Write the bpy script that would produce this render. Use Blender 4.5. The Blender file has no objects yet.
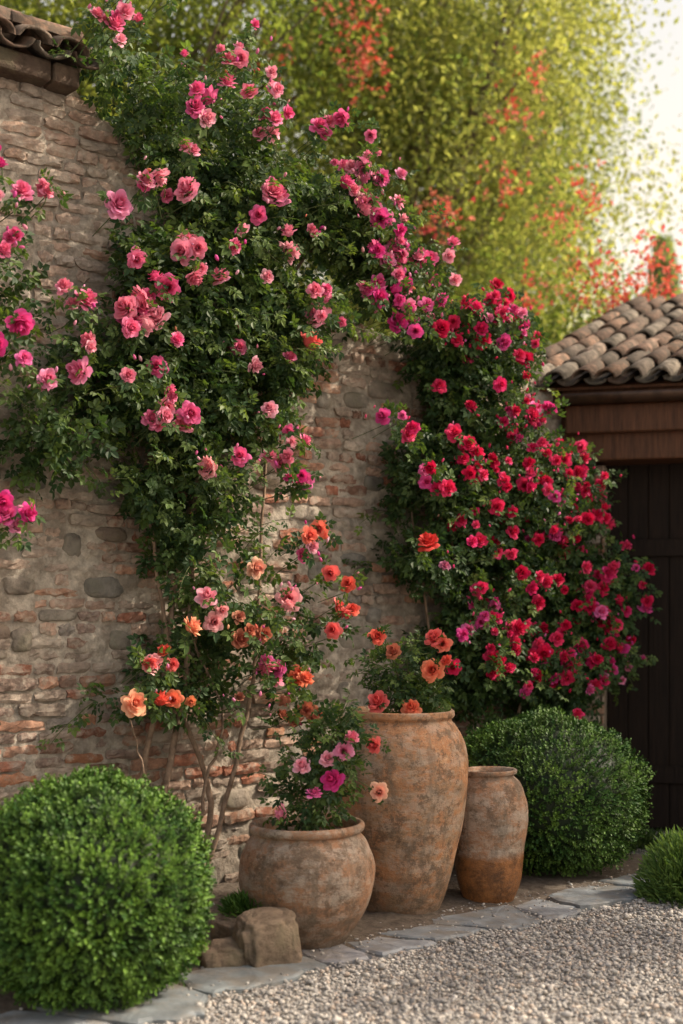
import bpy, bmesh, math, random
import numpy as np
from mathutils import Vector, Matrix
rng = np.random.default_rng(11)
random.seed(5)
scene = bpy.context.scene
U = lambda a, b, n=None: rng.uniform(a, b, n)

# ------------------------------------------------------------------ helpers
def vnoise(P, seed=0):
    P = np.asarray(P, dtype=np.float64)
    i = np.floor(P).astype(np.int64); f = P - i; f = f*f*(3-2*f)
    def h(a, b, c):
        n = (a*374761393 + b*668265263 + c*2147483647 + seed*974634777) & 0xffffffff
        n = ((n ^ (n >> 13)) * 1274126177) & 0xffffffff
        n = ((n ^ (n >> 16)) * 2246822519) & 0xffffffff
        return ((n ^ (n >> 15)) & 0xffffff) / float(0xffffff)
    x, y, z = i[..., 0], i[..., 1], i[..., 2]
    r = 0
    for dx in (0, 1):
        for dy in (0, 1):
            for dz in (0, 1):
                w = (f[..., 0] if dx else 1-f[..., 0])*(f[..., 1] if dy else 1-f[..., 1])*(f[..., 2] if dz else 1-f[..., 2])
                r = r + w*h(x+dx, y+dy, z+dz)
    return r
def fbm(P, seed=0, o=3):
    P = np.asarray(P, dtype=np.float64); s = 0; a = .5; t = 0
    for k in range(o):
        s = s + a*vnoise(P*(2**k), seed+k*7); t += a; a *= .5
    return s/t

def empty(name, loc=(0, 0, 0)):
    e = bpy.data.objects.new(name, None); e.location = loc
    scene.collection.objects.link(e); return e

def mesh_obj(name, V, F, mat=None, C=None, smooth=False, parent=None):
    V = np.asarray(V, dtype=np.float32).reshape(-1, 3)
    if not isinstance(F, list): F = [F]
    F = [np.asarray(f, dtype=np.int32) for f in F if len(f)]
    me = bpy.data.meshes.new(name)
    me.vertices.add(len(V)); me.vertices.foreach_set('co', V.ravel())
    nl = sum(f.size for f in F); npoly = sum(len(f) for f in F)
    me.loops.add(nl); me.loops.foreach_set('vertex_index', np.concatenate([f.ravel() for f in F]))
    me.polygons.add(npoly)
    tot = np.concatenate([np.full(len(f), f.shape[1], dtype=np.int32) for f in F])
    st = np.concatenate([[0], np.cumsum(tot)[:-1]]).astype(np.int32)
    me.polygons.foreach_set('loop_start', st)
    try: me.polygons.foreach_set('loop_total', tot)
    except Exception: pass
    me.polygons.foreach_set('use_smooth', np.full(npoly, smooth, dtype=bool))
    if C is not None:
        C = np.asarray(C, dtype=np.float32).reshape(-1, 3)
        a = me.color_attributes.new('Col', 'FLOAT_COLOR', 'POINT')
        a.data.foreach_set('color', np.concatenate([C, np.ones((len(C), 1), np.float32)], 1).ravel())
    me.update(calc_edges=True); me.validate()
    ob = bpy.data.objects.new(name, me)
    if mat: me.materials.append(mat)
    scene.collection.objects.link(ob)
    if parent: ob.parent = parent
    return ob

class Acc:
    def __init__(s): s.V = []; s.F = {}; s.C = []; s.n = 0
    def add(s, V, F, C=None):
        V = np.asarray(V).reshape(-1, 3)
        if not isinstance(F, list): F = [F]
        for f in F:
            f = np.asarray(f)
            if len(f): s.F.setdefault(f.shape[1], []).append(f+s.n)
        s.V.append(V); s.n += len(V)
        if C is None: C = (1, 1, 1)
        s.C.append(np.broadcast_to(np.asarray(C, dtype=float), V.shape))
    def obj(s, name, mat, smooth=False, parent=None):
        return mesh_obj(name, np.concatenate(s.V), [np.concatenate(f) for f in s.F.values()], mat, np.concatenate(s.C), smooth, parent)

def inst(acc, TV, TF, R, P, C, TC=None):
    N = len(P); m = len(TV)
    if N == 0: return
    V = np.einsum('nij,mj->nmi', R, TV)+P[:, None, :]
    if TC is None: CC = np.repeat(C[:, None, :], m, 1)
    else:
        TC = np.asarray(TC)
        if TC.ndim == 1: TC = TC[:, None]
        CC = C[:, None, :]*TC[None]
    off = (np.arange(N)*m)
    F = [(f[None]+off[:, None, None]).reshape(-1, f.shape[1]) for f in TF]
    acc.add(V.reshape(-1, 3), F, CC.reshape(-1, 3))

def norm(v): return v/np.maximum(np.linalg.norm(v, axis=-1, keepdims=True), 1e-9)
def basis(d, n, s):
    d = norm(d); n = norm(n-(n*d).sum(-1, keepdims=True)*d); x = np.cross(d, n)
    return np.stack([x, d, n], -1)*np.asarray(s).reshape(-1, 1, 1)
def randdir(n): return norm(rng.normal(size=(n, 3)))

def tube(acc, pts, rad, k=6, col=(1, 1, 1)):
    pts = np.asarray(pts, float); n = len(pts); rad = np.broadcast_to(np.asarray(rad, float), (n,))
    T = norm(np.gradient(pts, axis=0)); ref = np.array([.31, .22, .92]) if abs(T[0][2]) < .9 else np.array([1., .1, 0])
    A = norm(np.cross(T, ref)); B = np.cross(T, A)
    an = np.arange(k)*2*math.pi/k
    V = pts[:, None]+rad[:, None, None]*(A[:, None]*np.cos(an)[None, :, None]+B[:, None]*np.sin(an)[None, :, None])
    i = np.arange(n-1)[:, None]*k; j = np.arange(k)[None]; j2 = (j+1) % k
    F = np.stack([i+j, i+j2, i+k+j2, i+k+j], -1).reshape(-1, 4)
    acc.add(V.reshape(-1, 3), F, col)

def spline(ctrl, n):
    ctrl = np.asarray(ctrl, float); c = np.vstack([2*ctrl[0]-ctrl[1], ctrl, 2*ctrl[-1]-ctrl[-2]])
    out = []
    for u in np.linspace(0, len(ctrl)-1.0001, n):
        i = int(u); t = u-i; p0, p1, p2, p3 = c[i:i+4]
        out.append(.5*((2*p1)+(-p0+p2)*t+(2*p0-5*p1+4*p2-p3)*t*t+(-p0+3*p1-3*p2+p3)*t**3))
    return np.array(out)

def box(acc, o, ax, ay, az, col=(1, 1, 1)):
    o, ax, ay, az = [np.asarray(v, float) for v in (o, ax, ay, az)]
    V = [o+a*ax+b*ay+c*az for c in (0, 1) for b in (0, 1) for a in (0, 1)]
    F = np.array([[0, 2, 3, 1], [4, 5, 7, 6], [0, 1, 5, 4], [2, 6, 7, 3], [0, 4, 6, 2], [1, 3, 7, 5]])
    acc.add(V, F, col)
def ico(sub):
    bm = bmesh.new(); bmesh.ops.create_icosphere(bm, subdivisions=sub, radius=1); V = np.array([v.co[:] for v in bm.verts]); F = np.array([[v.index for v in f_.verts] for f_ in bm.faces]); bm.free(); return V, F
IV, IF = ico(1)

# ------------------------------------------------------------------ materials
def new_mat(name):
    m = bpy.data.materials.new(name); m.use_nodes = True; nt = m.node_tree
    return m, nt, nt.nodes['Principled BSDF'], nt.nodes['Material Output']
def nd(nt, t, **k):
    n = nt.nodes.new(t)
    for a, v in k.items(): setattr(n, a, v)
    return n
def noise_node(nt, co, scale, detail=6, rough=.6):
    n = nd(nt, 'ShaderNodeTexNoise'); n.inputs['Scale'].default_value = scale; n.inputs['Detail'].default_value = detail
    n.inputs['Roughness'].default_value = rough; nt.links.new(co, n.inputs['Vector']); return n
def ramp(nt, src, stops):
    r = nd(nt, 'ShaderNodeValToRGB'); e = r.color_ramp.elements
    while len(e) < len(stops): e.new(.5)
    for i, (p, c) in enumerate(stops):
        e[i].position = p; e[i].color = (*c, 1) if len(c) == 3 else c
    nt.links.new(src, r.inputs['Fac']); return r
def mix(nt, a, b, fac, mode='MIX'):
    m = nd(nt, 'ShaderNodeMix', data_type='RGBA', blend_type=mode)
    for s, v in ((m.inputs[0], fac), (m.inputs[6], a), (m.inputs[7], b)):
        if hasattr(v, 'is_output'): nt.links.new(v, s)
        elif isinstance(v, (int, float)): s.default_value = v
        else: s.default_value = (*v, 1)
    return m.outputs[2]
def bump(nt, h, strength, dist, nrm=None):
    b = nd(nt, 'ShaderNodeBump'); b.inputs['Strength'].default_value = strength; b.inputs['Distance'].default_value = dist
    nt.links.new(h, b.inputs['Height'])
    if nrm: nt.links.new(nrm, b.inputs['Normal'])
    return b.outputs[0]

def leaf_mat(name, trans=.3, tcol=(1.6, 1.5, .6), rough=.45, spec=.4):
    m, nt, p, out = new_mat(name)
    at = nd(nt, 'ShaderNodeAttribute', attribute_name='Col')
    nt.links.new(at.outputs['Color'], p.inputs['Base Color'])
    p.inputs['Roughness'].default_value = rough; p.inputs['Specular IOR Level'].default_value = spec
    if trans > 0:
        t = nd(nt, 'ShaderNodeBsdfTranslucent')
        nt.links.new(mix(nt, at.outputs['Color'], tcol, 1., 'MULTIPLY'), t.inputs['Color'])
        ms = nd(nt, 'ShaderNodeMixShader'); ms.inputs[0].default_value = trans
        nt.links.new(p.outputs[0], ms.inputs[1]); nt.links.new(t.outputs[0], ms.inputs[2]); nt.links.new(ms.outputs[0], out.inputs['Surface'])
    return m

def attr_mat(name, ns=40, lo=.65, hi=1.25, rough=.9, bs=.4, bd=.004, dust=None, dust_scale=9, dust_lo=.5, dust_hi=.7, dust_amt=.7, bscale=None, spec=.2, dust2=None):
    m, nt, p, out = new_mat(name)
    at = nd(nt, 'ShaderNodeAttribute', attribute_name='Col'); tc = nd(nt, 'ShaderNodeTexCoord'); co = tc.outputs['Object']
    n1 = noise_node(nt, co, ns); r = ramp(nt, n1.outputs[0], [(.3, (lo,)*3), (.7, (hi,)*3)])
    c = mix(nt, at.outputs['Color'], r.outputs[0], 1., 'MULTIPLY')
    if dust:
        n2 = noise_node(nt, co, dust_scale, 8, .68)
        r2 = ramp(nt, n2.outputs[0], [(dust_lo, (0, 0, 0)), (dust_hi, (dust_amt,)*3)])
        c = mix(nt, c, dust, r2.outputs[0])
    if dust2:
        n5 = noise_node(nt, co, 2.6, 10, .75)
        r5 = ramp(nt, n5.outputs[0], [(.52, (0, 0, 0)), (.64, (.55,)*3)])
        c = mix(nt, c, dust2, r5.outputs[0])
    nt.links.new(c, p.inputs['Base Color']); p.inputs['Roughness'].default_value = rough; p.inputs['Specular IOR Level'].default_value = spec
    n3 = noise_node(nt, co, bscale or ns*2.5, 8, .7)
    nt.links.new(bump(nt, n3.outputs[0], bs, bd), p.inputs['Normal'])
    return m

M_brick = attr_mat('weathered_brick', 24, .55, 1.3, .92, 1., .010, dust=(.49, .42, .345), dust_scale=11, dust_lo=.49, dust_hi=.60, dust_amt=.68, bscale=50, dust2=(.22, .18, .15))
M_mortar = attr_mat('lime_mortar', 22, .5, 1.25, .95, 1., .018, dust=(.23, .185, .145), dust_scale=8, dust_lo=.49, dust_hi=.62, dust_amt=.6, bscale=38)
M_tile = attr_mat('old_roof_tile', 18, .5, 1.3, .92, .8, .008, dust=(.07, .06, .047), dust_scale=12, dust_lo=.46, dust_hi=.57, dust_amt=.75)
M_peb = attr_mat('gravel_stone', 60, .8, 1.15, .85, .2, .002)
M_rock = attr_mat('fieldstone', 12, .5, 1.3, .92, 1., .03, dust=(.12, .12, .07), dust_scale=6, dust_lo=.5, dust_hi=.62, dust_amt=.5, bscale=22)
M_slab = attr_mat('slate_slab', 9, .6, 1.25, .6, .8, .014, dust=(.22, .19, .155), dust_scale=5, dust_lo=.48, dust_hi=.6, dust_amt=.6, bscale=14, spec=.45)
M_bark = attr_mat('bark', 22, .5, 1.3, .9, .8, .008)
M_rose_leaf = leaf_mat('rose_leaf', .30, (1.9, 1.9, .7), .5, .28)
M_box_leaf = leaf_mat('boxwood_leaf', 0, (1, 1, 1), .5, .28)
M_grass = leaf_mat('soft_leaf', .25, (1.7, 1.7, .6), .5, .25)
M_tree_leaf = leaf_mat('tree_leaf', .58, (3.1, 2.9, 1.5), .55, .2)
M_petal = leaf_mat('rose_petal', .30, (1.05, .95, .95), .6, .15)

def wood_mat(name, c1, c2, rough=.6):
    m, nt, p, out = new_mat(name); tc = nd(nt, 'ShaderNodeTexCoord'); mp = nd(nt, 'ShaderNodeMapping')
    mp.inputs['Scale'].default_value = (14, 14, 1.2); nt.links.new(tc.outputs['Object'], mp.inputs[0])
    n = noise_node(nt, mp.outputs[0], 3, 8, .65); r = ramp(nt, n.outputs[0], [(.3, c1), (.7, c2)])
    nt.links.new(r.outputs[0], p.inputs['Base Color']); p.inputs['Roughness'].default_value = rough; p.inputs['Specular IOR Level'].default_value = .2
    nt.links.new(bump(nt, n.outputs[0], .5, .01), p.inputs['Normal']); return m
M_door = wood_mat('dark_door_wood', (.008, .005, .004), (.022, .013, .009), .75)
M_beam = wood_mat('stained_beam_wood', (.045, .02, .011), (.13, .055, .028), .5)
m, nt, p, o_ = new_mat('gutter_metal'); p.inputs['Metallic'].default_value = .5; p.inputs['Roughness'].default_value = .45
tc = nd(nt, 'ShaderNodeTexCoord'); n = noise_node(nt, tc.outputs['Object'], 12)
nt.links.new(ramp(nt, n.outputs[0], [(.3, (.03, .018, .012)), (.7, (.1, .055, .035))]).outputs[0], p.inputs['Base Color']); M_gutter = m

def pot_mat(name, base, glaze_z=None, pale=.55):
    m, nt, p, out = new_mat(name); tc = nd(nt, 'ShaderNodeTexCoord'); co = tc.outputs['Object']
    n1 = noise_node(nt, co, 6, 12, .75)
    r1 = ramp(nt, n1.outputs[0], [(.36, tuple(c*.42 for c in base)), (.46, base), (.54, (base[0]*1.15, base[1]*.85, base[2]*.65)), (.64, tuple(min(c*1.5, .6) for c in base))])
    mp = nd(nt, 'ShaderNodeMapping'); mp.inputs['Scale'].default_value = (3.2, 3.2, 8); nt.links.new(co, mp.inputs[0])
    n2 = noise_node(nt, mp.outputs[0], 1.5, 12, .8)
    r2 = ramp(nt, n2.outputs[0], [(.48, (0, 0, 0)), (.56, (pale,)*3)])
    c = mix(nt, r1.outputs[0], (.48, .41, .34), r2.outputs[0])
    n3 = noise_node(nt, co, 9, 14, .85); r3 = ramp(nt, n3.outputs[0], [(.51, (0, 0, 0)), (.56, (.8,)*3)])
    c = mix(nt, c, (.13, .085, .055), r3.outputs[0])
    # fine hairline cracks
    vo = nd(nt, 'ShaderNodeTexVoronoi', feature='DISTANCE_TO_EDGE'); vo.inputs['Scale'].default_value = 5.5
    dv = nd(nt, 'ShaderNodeVectorMath', operation='ADD'); sc_ = nd(nt, 'ShaderNodeVectorMath', operation='SCALE'); sc_.inputs['Scale'].default_value = .25
    nt.links.new(n3.outputs['Color'], sc_.inputs[0]); nt.links.new(co, dv.inputs[0]); nt.links.new(sc_.outputs[0], dv.inputs[1]); nt.links.new(dv.outputs[0], vo.inputs['Vector'])
    rc = ramp(nt, vo.outputs['Distance'], [(0., (.45,)*3), (.018, (0, 0, 0))]); c = mix(nt, c, (.08, .05, .035), rc.outputs[0])
    mp2 = nd(nt, 'ShaderNodeMapping'); mp2.inputs['Scale'].default_value = (9, 9, 1.4); nt.links.new(co, mp2.inputs[0])
    n5 = noise_node(nt, mp2.outputs[0], 1.4, 8, .7); r5 = ramp(nt, n5.outputs[0], [(.52, (0, 0, 0)), (.60, (.5,)*3)])
    c = mix(nt, c, (.16, .125, .09), r5.outputs[0])
    sx = nd(nt, 'ShaderNodeSeparateXYZ'); nt.links.new(co, sx.inputs[0])
    mr = nd(nt, 'ShaderNodeMapRange'); mr.inputs[1].default_value = 0.; mr.inputs[2].default_value = .24; mr.inputs[3].default_value = .6; mr.inputs[4].default_value = 0
    nt.links.new(sx.outputs[2], mr.inputs[0]); c = mix(nt, c, (.12, .09, .06), mr.outputs[0])
    p.inputs['Roughness'].default_value = .72; p.inputs['Specular IOR Level'].default_value = .35
    if glaze_z:
        ad = nd(nt, 'ShaderNodeMath', operation='MULTIPLY_ADD'); ad.inputs[1].default_value = .16; nt.links.new(n1.outputs[0], ad.inputs[0]); nt.links.new(sx.outputs[2], ad.inputs[2])
        m2 = nd(nt, 'ShaderNodeMapRange'); m2.inputs[1].default_value = glaze_z+.06; m2.inputs[2].default_value = glaze_z+.10; m2.inputs[3].default_value = 1; m2.inputs[4].default_value = 0
        nt.links.new(ad.outputs[0], m2.inputs[0])
        rg = ramp(nt, n3.outputs[0], [(.42, (.36, .15, .05)), (.58, (.11, .05, .022))])
        c = mix(nt, c, rg.outputs[0], m2.outputs[0])
        m3 = nd(nt, 'ShaderNodeMapRange'); m3.inputs[3].default_value = .85; m3.inputs[4].default_value = .32
        nt.links.new(m2.outputs[0], m3.inputs[0]); nt.links.new(m3.outputs[0], p.inputs['Roughness'])
    nt.links.new(c, p.inputs['Base Color'])
    n6 = noise_node(nt, mp.outputs[0], 3.5, 8, .7); b1 = bump(nt, n6.outputs[0], .6, .018); n4 = noise_node(nt, co, 55, 8, .7)
    nt.links.new(bump(nt, n4.outputs[0], .8, .007, b1), p.inputs['Normal'])
    return m

m, nt, p, o_ = new_mat('gravel_ground'); tc = nd(nt, 'ShaderNodeTexCoord')
v = nd(nt, 'ShaderNodeTexVoronoi'); v.inputs['Scale'].default_value = 70; nt.links.new(tc.outputs['Object'], v.inputs['Vector'])
r = ramp(nt, v.outputs['Color'], [(.1, (.22, .20, .185)), (.9, (.44, .405, .37))])
n = noise_node(nt, tc.outputs['Object'], 1.2)
nt.links.new(mix(nt, r.outputs[0], ramp(nt, n.outputs[0], [(.3, (.75,)*3), (.7, (1.1,)*3)]).outputs[0], 1., 'MULTIPLY'), p.inputs['Base Color'])
inv = nd(nt, 'ShaderNodeMath', operation='SUBTRACT'); inv.inputs[0].default_value = 1; nt.links.new(v.outputs['Distance'], inv.inputs[1])
nt.links.new(bump(nt, inv.outputs[0], 1, .012), p.inputs['Normal']); p.inputs['Roughness'].default_value = .9; M_ground = m
m, nt, p, o_ = new_mat('soil'); tc = nd(nt, 'ShaderNodeTexCoord'); n = noise_node(nt, tc.outputs['Object'], 26, 10, .7)
nt.links.new(ramp(nt, n.outputs[0], [(.3, (.07, .052, .038)), (.7, (.23, .185, .145))]).outputs[0], p.inputs['Base Color'])
nt.links.new(bump(nt, n.outputs[0], 1, .03), p.inputs['Normal']); p.inputs['Roughness'].default_value = .95; M_soil = m

# ------------------------------------------------------------------ wall frame
W0 = np.array([-.67, 7.22, 0]); WD = np.array([.766, .643, 0]); WN = np.array([.643, -.766, 0]); WZ = np.array([0, 0, 1.])
def wp(t, z, o=0.):
    t, z, o = np.broadcast_arrays(np.asarray(t, float), z, o)
    return W0+t[..., None]*WD+o[..., None]*WN+z[..., None]*WZ
def topz(t):
    return np.interp(t, [-4, -.9, -.85, -.55, -.1, .5, .95, 1.5, 3.4], [4.22, 4.22, 4.16, 4.03, 3.72, 3.42, 3.3, 3.22, 3.1])
T0, T1 = -4., 2.99
wall = empty('brick_garden_wall', tuple(W0))
def par(ob, parent):
    ob.parent = parent; ob.matrix_parent_inverse = Matrix.Translation(-Vector(parent.location)); return ob
nt_, nz_ = 520, 300
tt = np.linspace(T0, T1, nt_); vv = np.linspace(0, 1, nz_)
TT, VV = np.meshgrid(tt, vv, indexing='ij'); ZZ = VV*(topz(TT)+.02*(vnoise(np.stack([TT*9, TT*0, TT*0], -1), 3)-.5)*2)
Pn = np.stack([TT, ZZ, TT*0], -1)
patch = fbm(Pn*np.array([2.6, 5.0, 1])+5, 21, 5)
pm = np.clip((patch-.60)/.08, 0, 1)
H = -.022+.014*fbm(Pn*30, 2, 3)+.016*pm+.016*(fbm(Pn*11, 8, 3)-.5)
V = wp(TT, ZZ, H).reshape(-1, 3)
i = np.arange(nt_-1)[:, None]*nz_; j = np.arange(nz_-1)[None]
F = np.stack([i+j, i+nz_+j, i+nz_+j+1, i+j+1], -1).reshape(-1, 4)
tone = fbm(Pn*3.5, 33, 5)[..., None]
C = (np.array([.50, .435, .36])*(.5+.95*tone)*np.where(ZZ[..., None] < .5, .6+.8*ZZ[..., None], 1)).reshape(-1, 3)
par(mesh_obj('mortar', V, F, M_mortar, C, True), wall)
a = Acc()
for k in range(40):
    ta, tb = T0+(T1-T0)*k/40, T0+(T1-T0)*(k+1)/40; z = topz((ta+tb)/2)-.015
    box(a, wp(ta, 0, -.36), (tb-ta)*WD*.999, .32*WN, z*WZ, (.3, .24, .19))
par(a.obj('core', M_mortar), wall)
st = []
for _ in range(1500):
    t_, z_ = U(T0, T1-.1), U(.05, 4.1)
    if vnoise(np.array([t_*1.1, z_*1.1, 7.]), 91) < .42 or z_ > topz(t_)-.1: continue
    w_, h_ = U(.05, .13), U(.03, .065)
    if all(abs(t_-s[0]) > (w_+s[2])*.95 or abs(z_-s[1]) > (h_+s[3])*.95 for s in st): st.append((t_, z_, w_, h_))
    if len(st) > 240: break
st = np.array(st)
SV, SF = ico(3); a = Acc()
for (t_, z_, w_, h_) in st:
    q = SV.copy(); q = np.sign(q)*np.abs(q)**.62; q *= (.82+.38*fbm(SV*1.9+t_*9, 5, 3))[:, None]
    V = wp(t_+q[:, 0]*w_, z_+q[:, 1]*h_, -.03+q[:, 2]*.038)
    tn = fbm(V*25, 12, 3)[:, None]; base = np.array([[.42, .37, .31], [.35, .32, .28], [.48, .41, .34], [.40, .31, .25]])[rng.integers(4)]*U(.75, 1.15)
    a.add(V, SF, base*(.55+.75*tn))
par(a.obj('field_stones', M_rock, True), wall)
# bricks
nu, nv = 7, 4
gu = np.linspace(-.5, .5, nu); gv = np.linspace(-.5, .5, nv)
tv = []
for a_ in range(nu):
    for b_ in range(nv):
        e = (a_ in (0, nu-1)) or (b_ in (0, nv-1)); tv.append([gu[a_], gv[b_], 1. if not e else 0.])
tv = np.array(tv); idx = lambda a_, b_: a_*nv+b_
tf = [[idx(a_, b_), idx(a_+1, b_), idx(a_+1, b_+1), idx(a_, b_+1)] for a_ in range(nu-1) for b_ in range(nv-1)]
ring = [idx(a_, 0) for a_ in range(nu)]+[idx(nu-1, b_) for b_ in range(1, nv)]+[idx(a_, nv-1) for a_ in range(nu-2, -1, -1)]+[idx(0, b_) for b_ in range(nv-2, 0, -1)]
nb = len(tv); tv2 = np.vstack([tv, [[tv[r_][0], tv[r_][1], -1] for r_ in ring]])
L_ = len(ring)
tf += [[ring[(q+1) % L_], ring[q], nb+q, nb+(q+1) % L_] for q in range(L_)]
tf = np.array(tf)
pal = np.array([[.40, .175, .115], [.45, .255, .175], [.47, .325, .25], [.40, .315, .255], [.25, .145, .105], [.47, .225, .13], [.47, .395, .325], [.34, .245, .20], [.33, .29, .255]])
pw = np.array([.15, .18, .18, .13, .09, .07, .08, .1, .06])
bl = []
z = .03; row = 0
while z < 4.25:
    h = U(.046, .060); t = T0+(row % 2)*.12-U(0, .05)
    while t < T1-.05:
        L = U(.16, .25) if rng.random() > .24 else U(.07, .13)
        L = min(L, T1-t)
        tc_ = t+L/2
        zc = z+h/2+.014*math.sin(tc_*1.7+row*.15)+U(-.005, .005)
        ok = zc+h/2 < topz(tc_)+.015 and rng.random() > .035 and L > .05
        if ok and np.any((np.abs(tc_-st[:, 0]) < st[:, 2]+L*.25) & (np.abs(zc-st[:, 1]) < st[:, 3]+h*.15)): ok = False
        if ok: bl.append((tc_, zc, L, h))
        t += L+U(.007, .022)
    z += h+U(.009, .018); row += 1
bl = np.array(bl); N = len(bl)
lt = tv2[None, :, 0]*(bl[:, 2][:, None])*np.where(np.abs(tv2[None, :, 1]) > .4, .97, 1); lz = tv2[None, :, 1]*bl[:, 3][:, None]*np.where(np.abs(tv2[None, :, 0]) > .4, .82, 1)
rot = rng.normal(0, .028, (N, 1)); lt, lz = lt-rot*lz, lz+rot*lt
lt = lt+rng.normal(0, .0045, lt.shape); lz = lz+rng.normal(0, .0035, lz.shape)
dep = np.where(tv2[None, :, 2] > .5, 0, np.where(tv2[None, :, 2] < -.5, -.04, -.008))+rng.normal(0, .003, lt.shape)
dep = dep+rng.normal(0, .0075, (N, 1))+.002+lt*rng.normal(0, .045, (N, 1))
V = wp(bl[:, 0][:, None]+lt, bl[:, 1][:, None]+lz, dep)
ci = rng.choice(len(pal), N, p=pw/pw.sum()); cc = pal[ci]*U(.7, 1.2, (N, 1))
zone = fbm(np.stack([bl[:, 0]*.9, bl[:, 1]*.9, bl[:, 0]*0], -1), 55, 2)
zf = np.clip((zone-.45)*3, 0, .6)[:, None]; cc = cc*(1-zf)+np.array([.47, .39, .32])*zf
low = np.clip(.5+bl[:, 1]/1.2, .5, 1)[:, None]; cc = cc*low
off = np.arange(N)*len(tv2)
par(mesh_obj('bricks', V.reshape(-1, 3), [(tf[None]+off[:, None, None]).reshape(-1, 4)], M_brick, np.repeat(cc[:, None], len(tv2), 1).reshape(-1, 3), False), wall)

# ------------------------------------------------------------------ barrel tiles
def barrel(acc, base, along, across, up, length, w0, w1, hgt, col, concave=False, th=.014, k=8):
    an = np.linspace(0, math.pi, k+1); rows = []
    for s, w in ((0, w0), (.5, (w0+w1)/2), (1, w1)):
        for rr in (0, th):
            cx = np.cos(an)*(w/2-rr); cz = np.sin(an)*(hgt-rr)
            if concave: cz = -cz
            rows.append(base+along*length*s+cx[:, None]*across+cz[:, None]*up)
    V = np.concatenate(rows); K = k+1; F = []
    for s in (0, 1):
        for q in range(k):
            o = s*2*K; F.append([o+q, o+q+1, o+2*K+q+1, o+2*K+q]); o += K; F.append([o+q+1, o+q, o+2*K+q, o+2*K+q+1])
    for s in (0, 2):
        for q in range(k):
            o = s*2*K; f = [o+q, o+K+q, o+K+q+1, o+q+1]; F.append(f if s == 0 else f[::-1])
    acc.add(V+rng.normal(0, .0022, V.shape), np.array(F), col)
tpal = np.array([[.21, .14, .105], [.27, .205, .16], [.165, .11, .082], [.24, .205, .165], [.13, .105, .085], [.26, .165, .115]])
a = Acc()
t = -4.
while t < -.93:
    for o, side in ((.16, 1), (-.2, -1)):
        for cc_ in (0, 1):
            b = wp(t+(0 if cc_ == 0 else .1), 4.27+(.05 if cc_ == 0 else 0.06)+U(-.008, .008), o+U(-.01, .01))
            al = norm(-side*WN*1.+WZ*.42); up = norm(WZ+side*WN*.4)
            barrel(a, b, al, WD, up, .26, .19, .15, .065, tpal[rng.integers(6)]*U(.7, 1.1), concave=(cc_ == 1))
    t += .2
t = -4.
while t < -1.:
    barrel(a, wp(t, 4.42, -.02), norm(WD+.02*WZ), WN, WZ, .4, .2, .17, .09, tpal[rng.integers(6)]*U(.7, 1.1)); t += .34
par(a.obj('coping_tiles', M_tile, True), wall)
a = Acc(); t = -4.
while t < -1.02:
    L = min(U(.3, .5), -.92-t); box(a, wp(t, 4.17, -.4), (L-.01)*WD, (.5+U(0, .03))*WN, .105*WZ, np.array([.17, .12, .09])*U(.7, 1.1)); t += L
c_ = a.obj('coping_ledge', M_rock); bv = c_.modifiers.new('b', 'BEVEL'); bv.width = .018; bv.segments = 2; par(c_, wall)

# ------------------------------------------------------------------ outbuilding
B0 = np.array([1.62, 9.14, 0]); f = np.array([.9684, -.2493, 0]); bk = np.array([.2493, .9684, 0]); Z = np.array([0, 0, 1.])
bld = empty('outbuilding', tuple(B0))
a = Acc()
def bb(acc, s0, s1, d0, d1, z0, z1, col=(1, 1, 1)): box(acc, B0+f*s0+bk*d0+Z*z0, f*(s1-s0), bk*(d1-d0), Z*(z1-z0), col)
wc = (.34, .27, .21)
bb(a, 1.75, 5.2, 0, .3, 0, 2.58, wc); bb(a, .02, .23, .01, .3, 0, 2.58, wc); bb(a, 4.9, 5.2, .3, 3.2, 0, 2.58, wc); bb(a, .6, 4.9, 2.9, 3.2, 0, 2.58, wc)
par(a.obj('walls', M_mortar), bld)
a = Acc()
for s0, s1 in ((-.03, .232), (1.745, 2.1)):
    z = 0; row = 0
    while z < 2.54:
        h = .06; s = s0
        while s < s1-.02:
            L = min(.235 if (row % 2 or s > s0) else .12, s1-s)
            V_c = pal[rng.integers(7)]*U(.7, 1.1)
            bb(a, s, s+L-.01, -.012+U(-.004, .004), .12, z+.006, z+h, V_c); s += L
        z += .07; row += 1
b_ = a.obj('brick_piers', M_brick); bv = b_.modifiers.new('b', 'BEVEL'); bv.width = .006; bv.segments = 2; par(b_, bld)
a = Acc(); bb(a, -.06, 5.3, -.14, .2, 2.60, 2.91); bb(a, -.03, 5.3, -.22, -.145, 2.78, 2.975); bb(a, -.05, 5.3, -.215, .2, 2.978, 3.10)
b_ = a.obj('lintel_beam', M_beam); bv = b_.modifiers.new('b', 'BEVEL'); bv.width = .012; bv.segments = 2; par(b_, bld)
a = Acc(); s = .235
while s < 1.74:
    bb(a, s, s+.140, .205+U(0, .006), .24, .03, 2.63); s += .143
bb(a, .235, 1.74, .175, .20, .35, .47); bb(a, .235, 1.74, .175, .20, 1.95, 2.07); bb(a, .0, 1.76, .305, .33, 0, 3.05)
b_ = a.obj('plank_door', M_door); bv = b_.modifiers.new('b', 'BEVEL'); bv.width = .004; par(b_, bld)
a = Acc(); barrelp = []
an = np.linspace(math.pi, 2*math.pi, 9)
for s in np.linspace(-.1, 5.4, 12):
    barrelp.append(B0+f*s+bk*(-.30+.06*np.cos(an))[:, None]+Z*(3.03+.06*np.sin(an))[:, None])
Vg = np.concatenate(barrelp); i = np.arange(11)[:, None]*9; j = np.arange(8)[None]
a.add(Vg, np.stack([i+j, i+9+j, i+10+j, i+j+1], -1).reshape(-1, 4))
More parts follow.
